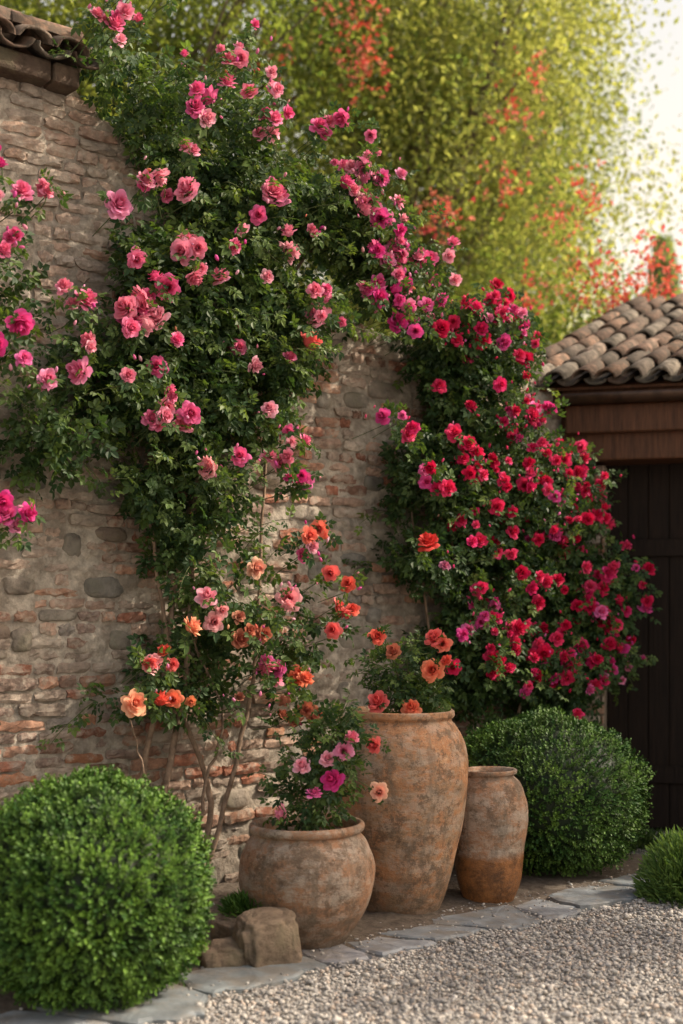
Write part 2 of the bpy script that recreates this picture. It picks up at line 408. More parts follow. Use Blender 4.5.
g_ = a.obj('gutter', M_gutter, True); so = g_.modifiers.new('s', 'SOLIDIFY'); so.thickness = .006; par(g_, bld)
g = norm(np.array([.52, .85, 0])); E0 = B0-.45*f-.30*bk+Z*3.09; rise = .40
rup = norm(g+rise*Z); rn = norm(np.cross(f, rup))
if rn[2] < 0: rn = -rn
a = Acc(); w = 0
while w < 5.8:
    for k in range(9):
        base = E0+f*w+rup*(k*.34)+f*U(-.014, .014)
        barrel(a, base+rn*(.045+U(-.010, .010)), norm(rup+rn*-.03+f*U(-.04, .04)), f, rn, .41, .15, .12, .065, tpal[rng.integers(6)]*U(.6, 1.25), k=7)
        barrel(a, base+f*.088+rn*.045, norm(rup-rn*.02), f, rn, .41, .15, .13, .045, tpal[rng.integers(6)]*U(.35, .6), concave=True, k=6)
    w += .176
par(a.obj('roof_tiles', M_tile, True), bld)
a = Acc(); box(a, E0-rn*.035+rup*.03, f*5.8, rup*3.0, rn*.02, (.15, .1, .07))
for s in np.arange(.5, 5.5, .5): box(a, E0-rn*.12+rup*.08+f*s, f*.07, rup*1.2, rn*.083, (.15, .1, .07))
par(a.obj('roof_deck', M_beam), bld)

# ------------------------------------------------------------------ ground, soil bed, slabs
V = np.array([[-400, -200, 0], [400, -200, 0], [400, 600, 0], [-400, 600, 0]])
mesh_obj('gravel_ground', V, np.array([[0, 1, 2, 3]]), M_ground)
P0 = np.array([-.456, 5.34, 0]); PD = np.array([.722, .692, 0]); PR = np.array([.692, -.722, 0])
ns_, nw_ = 160, 40; Vb = []
for k in range(ns_):
    s = -3.0+6.6*k/(ns_-1); A = P0+PD*s-PR*.05
    dist = ((W0-A)@WN)/((-PR)@WN)
    for q in range(nw_):
        u = q/(nw_-1); pnt = A-PR*(dist+.02)*u; Vb.append([pnt[0], pnt[1], 0])
Vb = np.array(Vb); u = np.tile(np.linspace(0, 1, nw_), ns_)
Vb[:, 2] = .006+.03*np.minimum(u*5, 1)*fbm(Vb*4, 4, 3)+.02*fbm(Vb*20, 5, 2)*np.minimum(u*5, 1)
i = np.arange(ns_-1)[:, None]*nw_; j = np.arange(nw_-1)[None]
mesh_obj('soil_bed', Vb, np.stack([i+j, i+j+1, i+nw_+j+1, i+nw_+j], -1).reshape(-1, 4), M_soil, smooth=True)
bm = bmesh.new(); cl = bm.verts.layers.float_color.new('Col')
def slab(pts, col, zt):
    c0 = np.mean(pts, 0); P_ = []
    for q in range(len(pts)):
        A_, B_ = pts[q], pts[(q+1) % len(pts)]
        for u_ in (.1, .35, .65, .9): P_.append(A_+(B_-A_)*u_+rng.normal(0, .012, 3)*[1, 1, 0])
    n8 = len(P_); tl = rng.normal(0, .012, 2)
    zf_ = lambda p_: zt+(p_-c0)[:2]@tl
    vb = [bm.verts.new((p_[0], p_[1], 0)) for p_ in P_]; vt = [bm.verts.new((p_[0], p_[1], zf_(p_)-.007+U(-.003, .002))) for p_ in P_]
    rings = [vt]
    for s_, dz in ((.93, 0), (.6, .001)):
        rings.append([bm.verts.new((*(c0+(p_-c0)*s_)[:2], zf_(p_)+dz+U(-.0025, .0025))) for p_ in P_])
    vc = bm.verts.new((c0[0], c0[1], zt+.001))
    for v_ in vb+sum(rings, [])+[vc]: v_[cl] = (*(col*U(.93, 1.07)), 1)
    for q in range(n8):
        w_ = (q+1) % n8; bm.faces.new((vb[q], vb[w_], vt[w_], vt[q]))
        for a_, b_ in ((0, 1), (1, 2)): fc = bm.faces.new((rings[a_][q], rings[a_][w_], rings[b_][w_], rings[b_][q]))
        bm.faces.new((rings[2][q], rings[2][w_], vc))
s = -2.2; sk0 = 0; wl, wr = .15, .16
while s < 3.6:
    L = U(.28, .66); sk1 = U(-.13, .13); nl_, nr_ = U(.12, .26), U(.08, .23)
    pts = [P0+PD*(s+sk0)+PR*wr, P0+PD*(s+L*U(.3, .7))+PR*(max(wr, nr_)+U(-.01, .07)), P0+PD*(s+L-.02+sk1)+PR*nr_, P0+PD*(s+L-.02-sk1)-PR*nl_, P0+PD*(s+L*U(.3, .7))-PR*(max(wl, nl_)+U(-.02, .05)), P0+PD*(s-sk0)-PR*wl]
    slab(pts, np.array([.265, .295, .315])*U(.68, 1.25)+np.array([U(-.01, .03), 0, 0]), .014+U(0, .012))
    s += L; sk0 = sk1; wl, wr = nl_+U(-.05, .05), nr_+U(-.05, .05)
me = bpy.data.meshes.new('flagstone_edging'); bm.normal_update(); bm.to_mesh(me); bm.free(); me.materials.append(M_slab)
sl = bpy.data.objects.new('flagstone_edging', me); scene.collection.objects.link(sl)
# pebbles
a = Acc(); N = 100000
X = U(-1.6, 2.8, N); Y = U(4.2, 8.9, N); P = np.stack([X, Y, X*0], -1); d = (P-P0)@PR
edge = .15+.10*(vnoise(P*6, 9)-.5)
keep = (d > edge) | ((d > -.16) & (rng.random(N) < .14) & (d < edge)) | ((d <= -.16) & (rng.random(N) < .13) & (((P-W0)@WN) > 0))
keep &= (d < 2.4)
P = P[keep]; N = len(P); sz = np.exp(rng.normal(math.log(.0068), .32, N))
onbed = ((P-P0)@PR) < .13; P[:, 2] = sz*.45+np.where(rng.random(N) < .35, sz*.8, 0)+np.where(onbed, .010, 0)
sz = np.where(onbed, sz*.75, sz)
R = basis(randdir(N)*[1, 1, .25], randdir(N)*.45+[0, 0, 1], np.ones(N))*(sz[:, None, None]*np.stack([U(.75, 1.1, N), U(.95, 1.5, N), U(.5, .8, N)], -1)[:, None, :])
gp = np.array([[.44, .415, .385], [.36, .34, .325], [.50, .46, .415], [.26, .25, .24], [.47, .39, .33], [.58, .55, .51]])
inst(a, IV, [IF], R, P, gp[rng.choice(6, N, p=[.27, .24, .2, .12, .12, .05])]*U(.8, 1.15, (N, 1)))
a.obj('gravel', M_peb, True)

# ------------------------------------------------------------------ rocks
def rock(name, c, r, seed, rz=0., pw_=.5):
    V, F = ico(5); S = V.copy(); V = np.sign(V)*np.abs(V)**pw_; n = fbm(S*1.5+seed*3.1, seed, 3)[:, None]; V = V*(.76+.42*n)+.26*(fbm(S*4+seed, seed+3, 4)[:, None]-.5)*V
    V = V*np.array(r); V[:, 2] = np.maximum(V[:, 2], -r[2]*.6); t_ = fbm(V*14, seed+9, 3)[:, None]
    ob = mesh_obj(name, V, F, M_rock, np.array([.36, .27, .195])*(.45+1.*t_), True); ob.location = c; ob.rotation_euler = (0.03, -.04, rz); return ob
rock('garden_rock', (-.33, 5.66, .10), (.145, .12, .13), 3, .35)
rock('garden_rock', (-.50, 5.60, .045), (.115, .09, .075), 8, .2, .6)
rock('garden_rock', (-.45, 5.86, .07), (.12, .10, .12), 14, .9)

# ------------------------------------------------------------------ leaf templates
def leaflet(L, W, fold=.25, base=(0, 0, 0), ang=0., droop=.12):
    pts = np.array([[0, 0, 0], [-.40*W, .28*L, fold*.40*W], [-.48*W, .58*L, fold*.45*W-droop*L*.3], [0, L, -droop*L], [.48*W, .58*L, fold*.45*W-droop*L*.3], [.40*W, .28*L, fold*.4*W]])
    c, s = math.cos(ang), math.sin(ang); R = np.array([[c, -s, 0], [s, c, 0], [0, 0, 1]])
    return pts@R.T+np.array(base)
def compound():
    V = []; F = []
    spec = [((0, .062, 0), 0, .05, .034), ((-.003, .055, 0), 1.05, .042, .028), ((.003, .055, 0), -1.05, .042, .028), ((-.003, .026, 0), 1.2, .036, .025), ((.003, .026, 0), -1.2, .036, .025)]
    for q, (b, an_, L, W) in enumerate(spec):
        V.append(leaflet(L, W, .35, b, an_+random.uniform(-.1, .1), random.uniform(.05, .45))); F += [[q*6, q*6+3, q*6+2, q*6+1], [q*6, q*6+5, q*6+4, q*6+3]]
    V.append(np.array([[-.0008, -.01, 0], [.0008, -.01, 0], [.0006, .065, 0], [-.0006, .065, 0]])); F.append([30, 31, 32, 33])
    return np.concatenate(V), [np.array(F)]
COMP = [compound() for _ in range(4)]
def add_leaves(acc, P, d, n, s, C):
    k = rng.integers(0, 4, len(P)); R = basis(d, n, s)
    for q in range(4):
        mk = k == q; inst(acc, COMP[q][0], COMP[q][1], R[mk], P[mk], C[mk])
def leafcol(n, dark=(.030, .066, .025), light=(.11, .17, .042), bias=.4):
    f_ = rng.random((n, 1))**(1/bias if bias < 1 else 1); c = np.array(dark)*(1-f_)+np.array(light)*f_
    return c*U(.8, 1.2, (n, 1))

def rose_tpl(seed, openness=1.):
    """many-petalled cupped garden rose, axis +Z"""
    r_ = np.random.default_rng(seed); V = []; F = []; TC = []; n0 = 0
    layers = [(3, 2, .80), (4, 8, .84), (5, 15, .88), (6, 24, .90), (6, 38, .90), (6, 60, .86)]
    for li, (n, a_, L) in enumerate(layers):
        for q in range(n):
            ph = 2*math.pi*q/n+li*.77+r_.uniform(-.25, .25); an0 = math.radians(a_*openness*r_.uniform(.8, 1.2)); Lq = L*r_.uniform(.82, 1.1)*.60
            hw = math.pi/n*1.1+.12; NU, NV = 5, 5
            for iu in range(NU):
                u = -1+2*iu/(NU-1); rho = .03+li*.006; z = 0; vmax = 1-.20*u*u
                for iv in range(NV):
                    v = iv/(NV-1)
                    if iv:
                        th = an0+(.95-.3*li/5)*max(0, 1-2.2*v)+(.28+.14*li)*max(0, v-.7)/.3*(.9 if li > 1 else -.3); st_ = Lq*vmax/(NV-1); rho += math.sin(th)*st_; z += math.cos(th)*st_
                    ww = hw*(1-.12*v)*(.9 if iv else .7); fi = ph+u*ww
                    rr = rho*(1+.05*math.cos(u*3.1)); zz = z+.05*Lq*math.sin(u*5+q*2)*v-(li*.035)
                    V.append([rr*math.cos(fi), rr*math.sin(fi), zz]); TC.append((.48+.09*li)*(.60+.45*v)*r_.uniform(.93, 1.07))
            for iu in range(NU-1):
                for iv in range(NV-1):
                    b = n0+iu*NV+iv; F.append([b, b+NV, b+NV+1, b+1])
            n0 += NU*NV
    V = np.array(V); V[:, 2] -= .25
    V /= np.percentile(np.hypot(V[:, 0], V[:, 1]), 97)
    TC = np.array(TC); TC = TC/TC.max()
    T3 = np.stack([TC**.25, TC**.85, TC**.7], -1)
    return V, [np.array(F)], T3
ROSES = [rose_tpl(s, o) for s, o in ((1, 1.), (2, .85), (3, 1.15), (4, .6), (5, 1.0))]
def add_roses(acc, P, d, r, C):
    n = len(P); k = rng.integers(0, 5, n)
    d = norm(d); x = norm(np.cross(d, randdir(n))); y = np.cross(d, x); R = np.stack([x, y, d], -1)*np.asarray(r).reshape(-1, 1, 1)
    for q in range(5):
        mk = k == q; inst(acc, ROSES[q][0], ROSES[q][1], R[mk]*(.8 if q == 3 else 1), P[mk], C[mk], ROSES[q][2])
PINK = np.array([[.91, .29, .50], [.93, .43, .58], [.88, .19, .44], [.94, .54, .64], [.92, .36, .50]])
MAG = np.array([[.86, .13, .46], [.90, .23, .55], [.82, .08, .38], [.92, .40, .63]])
ORA = np.array([[.94, .42, .20], [.95, .54, .32], [.94, .33, .18], [.95, .62, .43]])
COR = np.array([[.93, .22, .15], [.93, .31, .21], [.92, .24, .22]])
CRI = np.array([[.80, .035, .15], [.87, .06, .20], [.68, .018, .10], [.88, .10, .27], [.84, .05, .24]])
PAL = dict(P=PINK, M=MAG, O=ORA, R=COR, C=CRI, L=np.array([[.95, .60, .60], [.95, .50, .53]]), D=np.array([[.62, .26, .15], [.5, .25, .16], [.7, .32, .2]]), S=np.array([[.86, .12, .10]]))

def blob_points(blobs, n, shell=.5, seed=0, thr=.38):
    B = np.array(blobs); w = B[:, 2]*B[:, 3]*B[:, 5]; out = []
    tot = 0
    while tot < n:
        k = rng.choice(len(B), n, p=w/w.sum()); d = randdir(n); r = rng.random(n)**shell
        r = r*(1+.28*(vnoise(d*2.2+k[:, None]*3.7, seed)-.5)*2)
        t = B[k, 0]+d[:, 0]*r*B[k, 2]; z = B[k, 1]+d[:, 1]*r*B[k, 3]; o = B[k, 4]+d[:, 2]*r*.26
        P = wp(t, z, o); ok = ((o > .03) | (z > topz(t)+.05)) & (z > .1) & (fbm(P*4.2, seed+2, 2) > thr)
        dd = d[:, :1]*WD+d[:, 1:2]*WZ+d[:, 2:3]*WN
        out.append((P[ok], dd[ok])); tot += ok.sum()
    return np.concatenate([x[0] for x in out])[:n], np.concatenate([x[1] for x in out])[:n]

def shoots(leafacc, stemacc, P, d, L, C_fn, up=.3, ls=1., step=.035):
    LP, LD, LN, LS = [], [], [], []
    for p_, d_, l_ in zip(P, d, L):
        n = max(4, int(l_/step)); v = norm(d_+rng.normal(0, .35, 3)+np.array([0, 0, up])); pts = [p_]
        for q in range(n):
            v = norm(v+np.array([0, 0, -.07])+rng.normal(0, .06, 3)); pts.append(pts[-1]+v*step)
            if q > 0:
                sd = norm(np.cross(v, randdir(1)[0])); LP.append(pts[-1]); LD.append(v*.5+sd+np.array([0, 0, -.1])); LN.append(np.array([0, 0, 1.])+WN*.5+rng.normal(0, .4, 3)); LS.append(ls*(1-.35*q/n)*U(.7, 1.1))
        tube(stemacc, pts, np.linspace(.0032, .0014, len(pts)), 4, (.12, .15, .06))
    add_leaves(leafacc, np.array(LP), np.array(LD), np.array(LN), np.array(LS), C_fn(len(LP)))

def climber(name, blobs, nleaf, nshoot, seed, clusters, extra=None, canes=None, rscale=1., dark=(.030, .066, .025), light=(.11, .17, .042), thr=.42):
    root = empty(name, tuple(wp(canes[0][0][0], 0, canes[0][0][2])))
    la, sa, fa = Acc(), Acc(), Acc()
    P, d = blob_points(blobs, nleaf, .45, seed, thr)
    n = len(P); dirn = d*.6+randdir(n)*.9+np.array([0, 0, -.35]); nor = WN*.7+np.array([0, 0, .8])+randdir(n)*.85
    add_leaves(la, P, dirn, nor, U(.6, 1.1, n), leafcol(n, dark, light, .5))
    P, d = blob_points(blobs, nshoot, .15, seed+5, .3)
    shoots(la, sa, P, d+WN*.2, U(.12, .38, nshoot), lambda k: leafcol(k, dark, (.15, .215, .055), .8))
    FP, FD, FR, FC = [], [], [], []
    for (t, z, k, sp, pc, rr) in clusters:
        for q in range(k):
            tq = t-.17+(rng.normal(0, sp) if k > 1 else 0); zq = z-.01+(rng.normal(0, sp*.8) if k > 1 else 0); o = .56+U(-.06, .05)
            FP.append(wp(tq, zq, o)); FD.append(WN*U(.4, .9)+np.array([-.2, -.3, .3])+rng.normal(0, .5, 3)); FR.append(rr*U(.55, 1.0)*rscale); FC.append(PAL[pc][rng.integers(len(PAL[pc]))]*U(.9, 1.04))
            pc_ = wp(tq, zq, o)-norm(FD[-1])*.01; tube(sa, spline([pc_, pc_-norm(FD[-1])*.06+[0, 0, -.02], pc_-WN*.26+[0, 0, -.1]], 6), .0025, 4, (.09, .13, .05))
    for (k, pc, rr, zmin) in (extra or []):
        P, d = blob_points(blobs, k*5, .1, seed+9, .25); mk = P[:, 2] > zmin; P, d = P[mk], d[mk]
        fr = np.argsort(-((d@WN)+.35*d[:, 2]+rng.normal(0, .3, len(P))))[:k]
        for q in fr:
            for _ in range(1+(rng.random() < .45)):
                FP.append(P[q]+d[q]*.07+WN*.05+rng.normal(0, .03, 3)*(_ > 0)*1.6); FD.append(WN*.7+d[q]*.6+np.array([-.2, -.3, .1])+rng.normal(0, .45, 3)); FR.append(rr*U(.5, 1.05)*rscale); FC.append(PAL[pc][rng.integers(len(PAL[pc]))]*U(.85, 1.06))
    FP = np.array(FP); FD = np.array(FD); FR = np.array(FR)
    add_roses(fa, FP, FD, FR, np.array(FC))
    rep = np.repeat(np.arange(len(FP)), 5); n = len(rep); sd = randdir(n)
    Pl = FP[rep]-norm(FD[rep])*U(.02, .09, (n, 1))+sd*.03
    add_leaves(la, Pl, sd-norm(FD[rep])*.1+np.array([0, 0, -.2]), norm(FD[rep])+randdir(n)*.3+[0, 0, .4], U(.6, 1., n), leafcol(n, dark, light, .7))
    nbud = int(len(FP)*.9); bp = FP[rng.integers(0, len(FP), nbud)]+randdir(nbud)*U(.05, .11, (nbud, 1))
    inst(fa, IV*np.array([.6, .6, 1.2]), [IF], basis(randdir(nbud), randdir(nbud)*.4+[0, 0, 1], U(.008, .016, nbud)), bp, np.array(FC)[rng.integers(0, len(FC), nbud)]*.8)
    for cn in canes:
        ctrl = [wp(*c_) for c_ in cn[:-1]]; pts = spline(ctrl, 26)+rng.normal(0, .004, (26, 3)); tube(sa, pts, np.linspace(cn[-1], cn[-1]*.35, 26), 7, np.array([.30, .21, .15])*U(.8, 1.1))
    par(la.obj('foliage', M_rose_leaf), root); par(fa.obj('blooms', M_petal, True), root); par(sa.obj('canes', M_bark, True), root)
    return root

O = .24
pink_blobs = [(-.72, 4.32, .24, .24, .12, .35), (-.336, 4.05, .38, .32, .18, .8), (.05, 3.73, .46, .38, O, 1), (.54, 3.8, .36, .28, O, .9), (1.0, 3.5, .28, .28, O, .9), (.8, 3.75, .28, .2, O, .8), (-.1, 4.35, .3, .2, .1, .4),
  (-.336, 3.2, .44, .42, O, 1.1), (.22, 3.1, .34, .34, O, 1), (.05, 2.75, .28, .3, O, 1), (-.75, 2.72, .42, .28, O, .9), (-.27, 2.64, .38, .40, O, 1.1), (-1.14, 2.4, .26, .24, O, .6), (-1.36, 3.0, .14, .30, O, .35),
  (-.4, 2.17, .36, .26, O, .9), (-.33, 1.87, .24, .28, O, .8), (-.1, 1.6, .32, .26, O, .9), (.26, 1.4, .26, .2, O, .7), (-.38, 1.2, .32, .22, O, .7), (-.8, 1.1, .2, .06, O, .3), (-2.2, 3.0, .7, .7, O, .8), (-1.7, 2.1, .2, .25, O, .5)]
cl = [(-.82, 4.27, 3, .06, 'P', .064), (-.57, 4.6, 3, .08, 'P', .056), (-.78, 4.5, 3, .08, 'P', .052), (.07, 4.22, 5, .09, 'P', .062), (.25, 4.28, 3, .06, 'P', .06), (-.44, 4.14, 4, .08, 'P', .062), (-.2, 4.35, 3, .09, 'P', .055), (.49, 4.15, 4, .07, 'P', .066), (-.65, 4.35, 3, .1, 'P', .055), (-.05, 4.5, 3, .1, 'P', .05),
 (.84, 4.0, 6, .1, 'M', .064), (-.77, 3.51, 1, 0, 'M', .08), (-.46, 3.62, 2, .06, 'P', .074), (-.64, 3.6, 2, .05, 'P', .066), (-.4, 3.9, 2, .06, 'P', .06), (.18, 3.76, 3, .06, 'P', .074), (.24, 3.54, 2, .05, 'P', .068), (-.43, 3.33, 6, .1, 'P', .07), (-.635, 3.2, 2, .05, 'P', .07), (-.1, 3.45, 2, .06, 'P', .055),
 (-.98, 3.02, 3, .06, 'P', .072), (-.75, 2.93, 5, .09, 'P', .08), (-.6, 3.01, 4, .08, 'P', .076), (-1.03, 2.67, 1, 0, 'M', .08), (-1.22, 2.73, 5, .09, 'M', .072), (-1.4, 3.23, 4, .09, 'P', .06), (-1.14, 3.44, 3, .08, 'P', .058), (-1.43, 3.6, 2, .07, 'M', .052), (-.98, 2.85, 2, .06, 'P', .064),
 (.36, 3.26, 2, .05, 'P', .066), (.4, 3.16, 1, 0, 'P', .08), (.35, 3.0, 1, 0, 'R', .078), (.1, 3.3, 1, .06, 'P', .055), (-.43, 2.56, 6, .09, 'P', .072), (-.53, 2.5, 3, .06, 'P', .068), (-.3, 2.28, 2, .03, 'L', .09), (-.11, 2.35, 1, 0, 'P', .082), (.17, 2.39, 3, .05, 'P', .07), (.27, 2.26, 3, .05, 'M', .064), (.3, 2.48, 2, .05, 'P', .062), (.1, 2.62, 1, .06, 'P', .055),
 (-1.39, 1.99, 6, .07, 'M', .074), (.92, 3.7, 10, .11, 'M', .066), (1.04, 3.58, 8, .1, 'P', .064), (.88, 3.36, 7, .08, 'M', .066), (1.16, 3.34, 8, .09, 'M', .064), (1.08, 3.2, 6, .07, 'M', .064), (1.42, 3.6, 5, .08, 'P', .06), (.69, 3.87, 5, .08, 'P', .064), (.75, 4.15, 3, .07, 'P', .058),
 (.045, 1.78, 1, 0, 'O', .082), (-.37, 1.49, 1, 0, 'O', .084), (.21, 1.62, 2, .05, 'L', .074), (.39, 1.97, 3, .06, 'R', .066), (.62, 1.71, 2, .05, 'R', .066), (.6, 1.58, 2, .05, 'R', .062), (.31, 1.24, 2, .05, 'O', .07), (-.73, 1.12, 1, 0, 'O', .084), (-.6, 1.2, 2, .06, 'R', .058), (-.44, 1.09, 2, .06, 'O', .055), (.52, 1.5, 2, .06, 'R', .055),
 (-.6, 1.3, 3, .05, 'L', .066), (-.46, 1.29, 2, .05, 'R', .062), (-.02, 1.47, 5, .05, 'D', .062), (.09, 1.31, 2, .04, 'M', .06), (.14, 1.26, 2, .05, 'P', .058), (.33, 1.03, 4, .06, 'D', .058), (-.24, 1.55, 2, .04, 'L', .066), (-.29, 1.64, 1, 0, 'P', .066), (.1, 1.1, 3, .08, 'D', .052), (.33, 1.86, 2, .05, 'P', .055)]
canes = [[(-.42, 0, .2), (-.5, .5, .2), (-.38, 1.2, .22), (-.3, 2.1, .2), (-.2, 3.1, .18), (.0, 3.7, .2), .022],
         [(-.35, 0, .24), (-.22, .55, .22), (-.42, 1.1, .22), (-.55, 2.0, .15), (-.75, 2.8, .15), .019],
         [(-.3, 0, .2), (-.16, .5, .26), (.02, 1.1, .25), (.1, 1.5, .2), (.2, 2.4, .15), (.3, 3.1, .15), .016],
         [(-.46, 0, .16), (-.62, .6, .18), (-.5, 1.2, .2), (-.2, 2.3, .1), (.5, 3.6, .15), (1., 3.6, .2), .019],
         [(-.38, 0, .3), (-.33, .6, .32), (-.2, 1.0, .3), (-.4, 1.5, .25), .012], [(-.5, 0, .26), (-.62, .5, .3), (-.75, 1.0, .3), .010]]
climber('climbing_rose', pink_blobs, 11500, 330, 3, cl, [(34, 'P', .056, 2.2)], canes, rscale=.88)
crim_blobs = [(1.5, 3.2, .28, .28, O, .8), (1.76, 2.86, .40, .36, O, 1), (1.33, 2.35, .28, .30, O, .8), (1.94, 2.25, .52, .45, O, 1), (1.3, 1.86, .26, .2, O, .7), (2.13, 1.7, .62, .42, O, 1), (1.76, 1.25, .42, .36, O, 1), (2.62, 1.37, .38, .38, O+.05, 1), (2.42, 1.05, .36, .26, O+.05, .9), (2.5, 2.2, .34, .4, O, 1), (2.85, 1.65, .22, .36, O+.1, .8), (1.95, 3.2, .3, .25, O, .6)]
cl2 = [(.95, 2.65, 2, .05, 'M', .056), (1.37, 3.15, 3, .06, 'C', .06), (1.85, 3.45, 5, .08, 'C', .058), (2.03, 3.37, 5, .08, 'M', .055), (1.2, 1.98, 1, 0, 'S', .1), (1.15, 2.6, 2, .05, 'C', .055), (1.6, 3.3, 6, .1, 'C', .06), (1.4, 2.3, 3, .08, 'C', .062), (1.6, 2.35, 4, .1, 'C', .064), (2.0, 2.8, 6, .12, 'M', .056), (2.25, 2.55, 7, .12, 'C', .056), (3.0, 1.2, 9, .12, 'M', .052), (2.95, 1.5, 9, .12, 'C', .052), (2.6, 2.4, 6, .12, 'C', .054), (2.4, 1.3, 8, .14, 'C', .058)]
canes2 = [[(2.0, 0, .2), (1.9, .7, .2), (1.7, 1.5, .2), (1.6, 2.4, .15), (1.6, 3.2, .15), .018], [(2.05, 0, .25), (2.2, .8, .2), (2.4, 1.6, .2), (2.3, 2.4, .15), .016], [(1.95, 0, .2), (1.6, .7, .2), (1.4, 1.5, .2), (1.3, 2.2, .15), .014]]
climber('climbing_rose', crim_blobs, 9500, 160, 17, cl2, [(135, 'C', .056, .8), (24, 'M', .052, .8)], canes2, rscale=.88, dark=(.028, .062, .024), light=(.09, .15, .04), thr=.4)

# ------------------------------------------------------------------ boxwood
BL = leaflet(1, .62, .3, droop=.1); BF = [np.array([[0, 3, 2, 1], [0, 5, 4, 3]])]
def boxwood(name, c, r, n, seed, dark=(.035, .095, .016), light=(.15, .27, .035), size=.0165):
    root = empty(name, (c[0], c[1], 0)); la = Acc(); c = np.array(c); r = np.array(r)
    nt2 = n//7; d = randdir(nt2); d = d[(d[:, 2] > -.85)]; nt2 = len(d)
    lump = 1+.08*(fbm(d*3.2+seed, seed, 2)-.5)*2+.08*(vnoise(d*11+seed, seed+4)-.5)*2+rng.normal(0, .022, nt2)
    tip = c+d*r*lump[:, None]; td = norm(d/r+rng.normal(0, .28, (nt2, 3))+[0, 0, .35])
    tone = np.clip(.25+.9*(vnoise(d*7+seed, seed+8)-.3)+rng.normal(0, .2, nt2), 0, 1)[:, None]
    for q in range(9):
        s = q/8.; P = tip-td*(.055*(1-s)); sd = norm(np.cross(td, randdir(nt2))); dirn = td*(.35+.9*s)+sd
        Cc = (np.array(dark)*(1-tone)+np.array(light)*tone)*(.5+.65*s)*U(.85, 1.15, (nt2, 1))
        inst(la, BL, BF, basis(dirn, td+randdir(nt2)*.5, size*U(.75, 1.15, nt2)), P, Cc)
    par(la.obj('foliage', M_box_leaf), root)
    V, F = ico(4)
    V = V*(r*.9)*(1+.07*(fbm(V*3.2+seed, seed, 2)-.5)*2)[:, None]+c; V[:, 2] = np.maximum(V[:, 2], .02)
    par(mesh_obj('dark_inner_core', V, F, M_box_leaf, np.full((len(V), 3), (.012, .025, .008)), True), root)  # added solid core, blocks see-through; the dark interior shade is put into its colour
    sa = Acc(); tube(sa, [[c[0], c[1], 0], [c[0]+.01, c[1], .2]], [.03, .025], 8, (.2, .15, .1)); par(sa.obj('trunk', M_bark), root)
boxwood('boxwood_topiary', (-1.0, 5.14, .43), (.48, .48, .45), 64000, 4)
boxwood('boxwood_topiary', (1.22, 7.72, .46), (.57, .53, .49), 60000, 9, (.03, .085, .018), (.12, .215, .032))

# ------------------------------------------------------------------ pots
def pot(name, c, prof, inner, mat, seed, soil_z):
    root = empty(name, c); K = 80
    pr = spline([(r_, z_, 0) for r_, z_ in prof], 56)[:, :2]
    full = [(.001, pr[0][1]+.001)]+list(map(tuple, pr))
    rr, rz = prof[-1]; full += [(rr-.006, rz+.006), (rr-.02, rz+.004), (rr-.03, rz-.02), (inner, rz-.08), (inner, soil_z-.05)]
    full = np.array(full); an = np.arange(K)*2*math.pi/K
    V = np.stack([full[:, 0][:, None]*np.cos(an), full[:, 0][:, None]*np.sin(an), np.repeat(full[:, 1][:, None], K, 1)], -1)
    n = (fbm(V*5+seed, seed, 3)-.5)[..., None]; V[..., :2] *= (1+.05*n); n2 = (fbm(V*np.array([4, 4, 14])+seed, seed+1, 3)-.5)[..., None]; V[..., :2] *= 1+.03*n2
    V[..., 2] += .012*(V[..., 0]*math.cos(seed)+V[..., 1]*math.sin(seed))*full[:, 1][:, None]/full[:, 1].max()
    i = np.arange(len(full)-1)[:, None]*K; j = np.arange(K)[None]; j2 = (j+1) % K
    ob = mesh_obj('body', V.reshape(-1, 3), np.stack([i+j, i+j2, i+K+j2, i+K+j], -1).reshape(-1, 4), mat, None, True); ob.parent = root
    sv = [[0, 0, soil_z+.02]]
    for q in (.5, 1.):
        for k in range(24): sv.append([inner*1.02*q*math.cos(k*math.pi/12), inner*1.02*q*math.sin(k*math.pi/12), soil_z+U(-.006, .012)])
    F3 = [[0, 1+k, 1+(k+1) % 24] for k in range(24)]; F4 = [[1+k, 25+k, 25+(k+1) % 24, 1+(k+1) % 24] for k in range(24)]
    ob = mesh_obj('potting_soil', sv, [np.array(F3), np.array(F4)], M_soil, None, True); ob.parent = root
    return root
big = (.305, 6.70, 0); small = (-.16, 6.02, 0); third = (.785, 6.93, 0)
pot('terracotta_jar', big, [(.19, .0), (.20, .02), (.252, .16), (.303, .38), (.338, .58), (.350, .74), (.333, .87), (.288, .955), (.262, .985), (.262, .995), (.276, 1.01), (.276, 1.035)], .22, pot_mat('terracotta_ochre', (.39, .24, .14), None, .45), 2, .96)
pot('terracotta_pot', small, [(.165, 0), (.175, .02), (.235, .1), (.29, .2), (.312, .31), (.305, .4), (.278, .475), (.25, .51), (.247, .52), (.262, .528), (.268, .545), (.264, .56)], .22, pot_mat('terracotta_weathered', (.31, .21, .145), None, .6), 7, .50)
pot('terracotta_jar', third, [(.125, 0), (.135, .02), (.165, .1), (.182, .2), (.187, .3), (.200, .37), (.207, .46), (.2, .55), (.17, .63), (.137, .665), (.135, .675), (.148, .685), (.152, .70)], .11, pot_mat('terracotta_half_glazed', (.32, .225, .16), .26, .6), 12, .60)

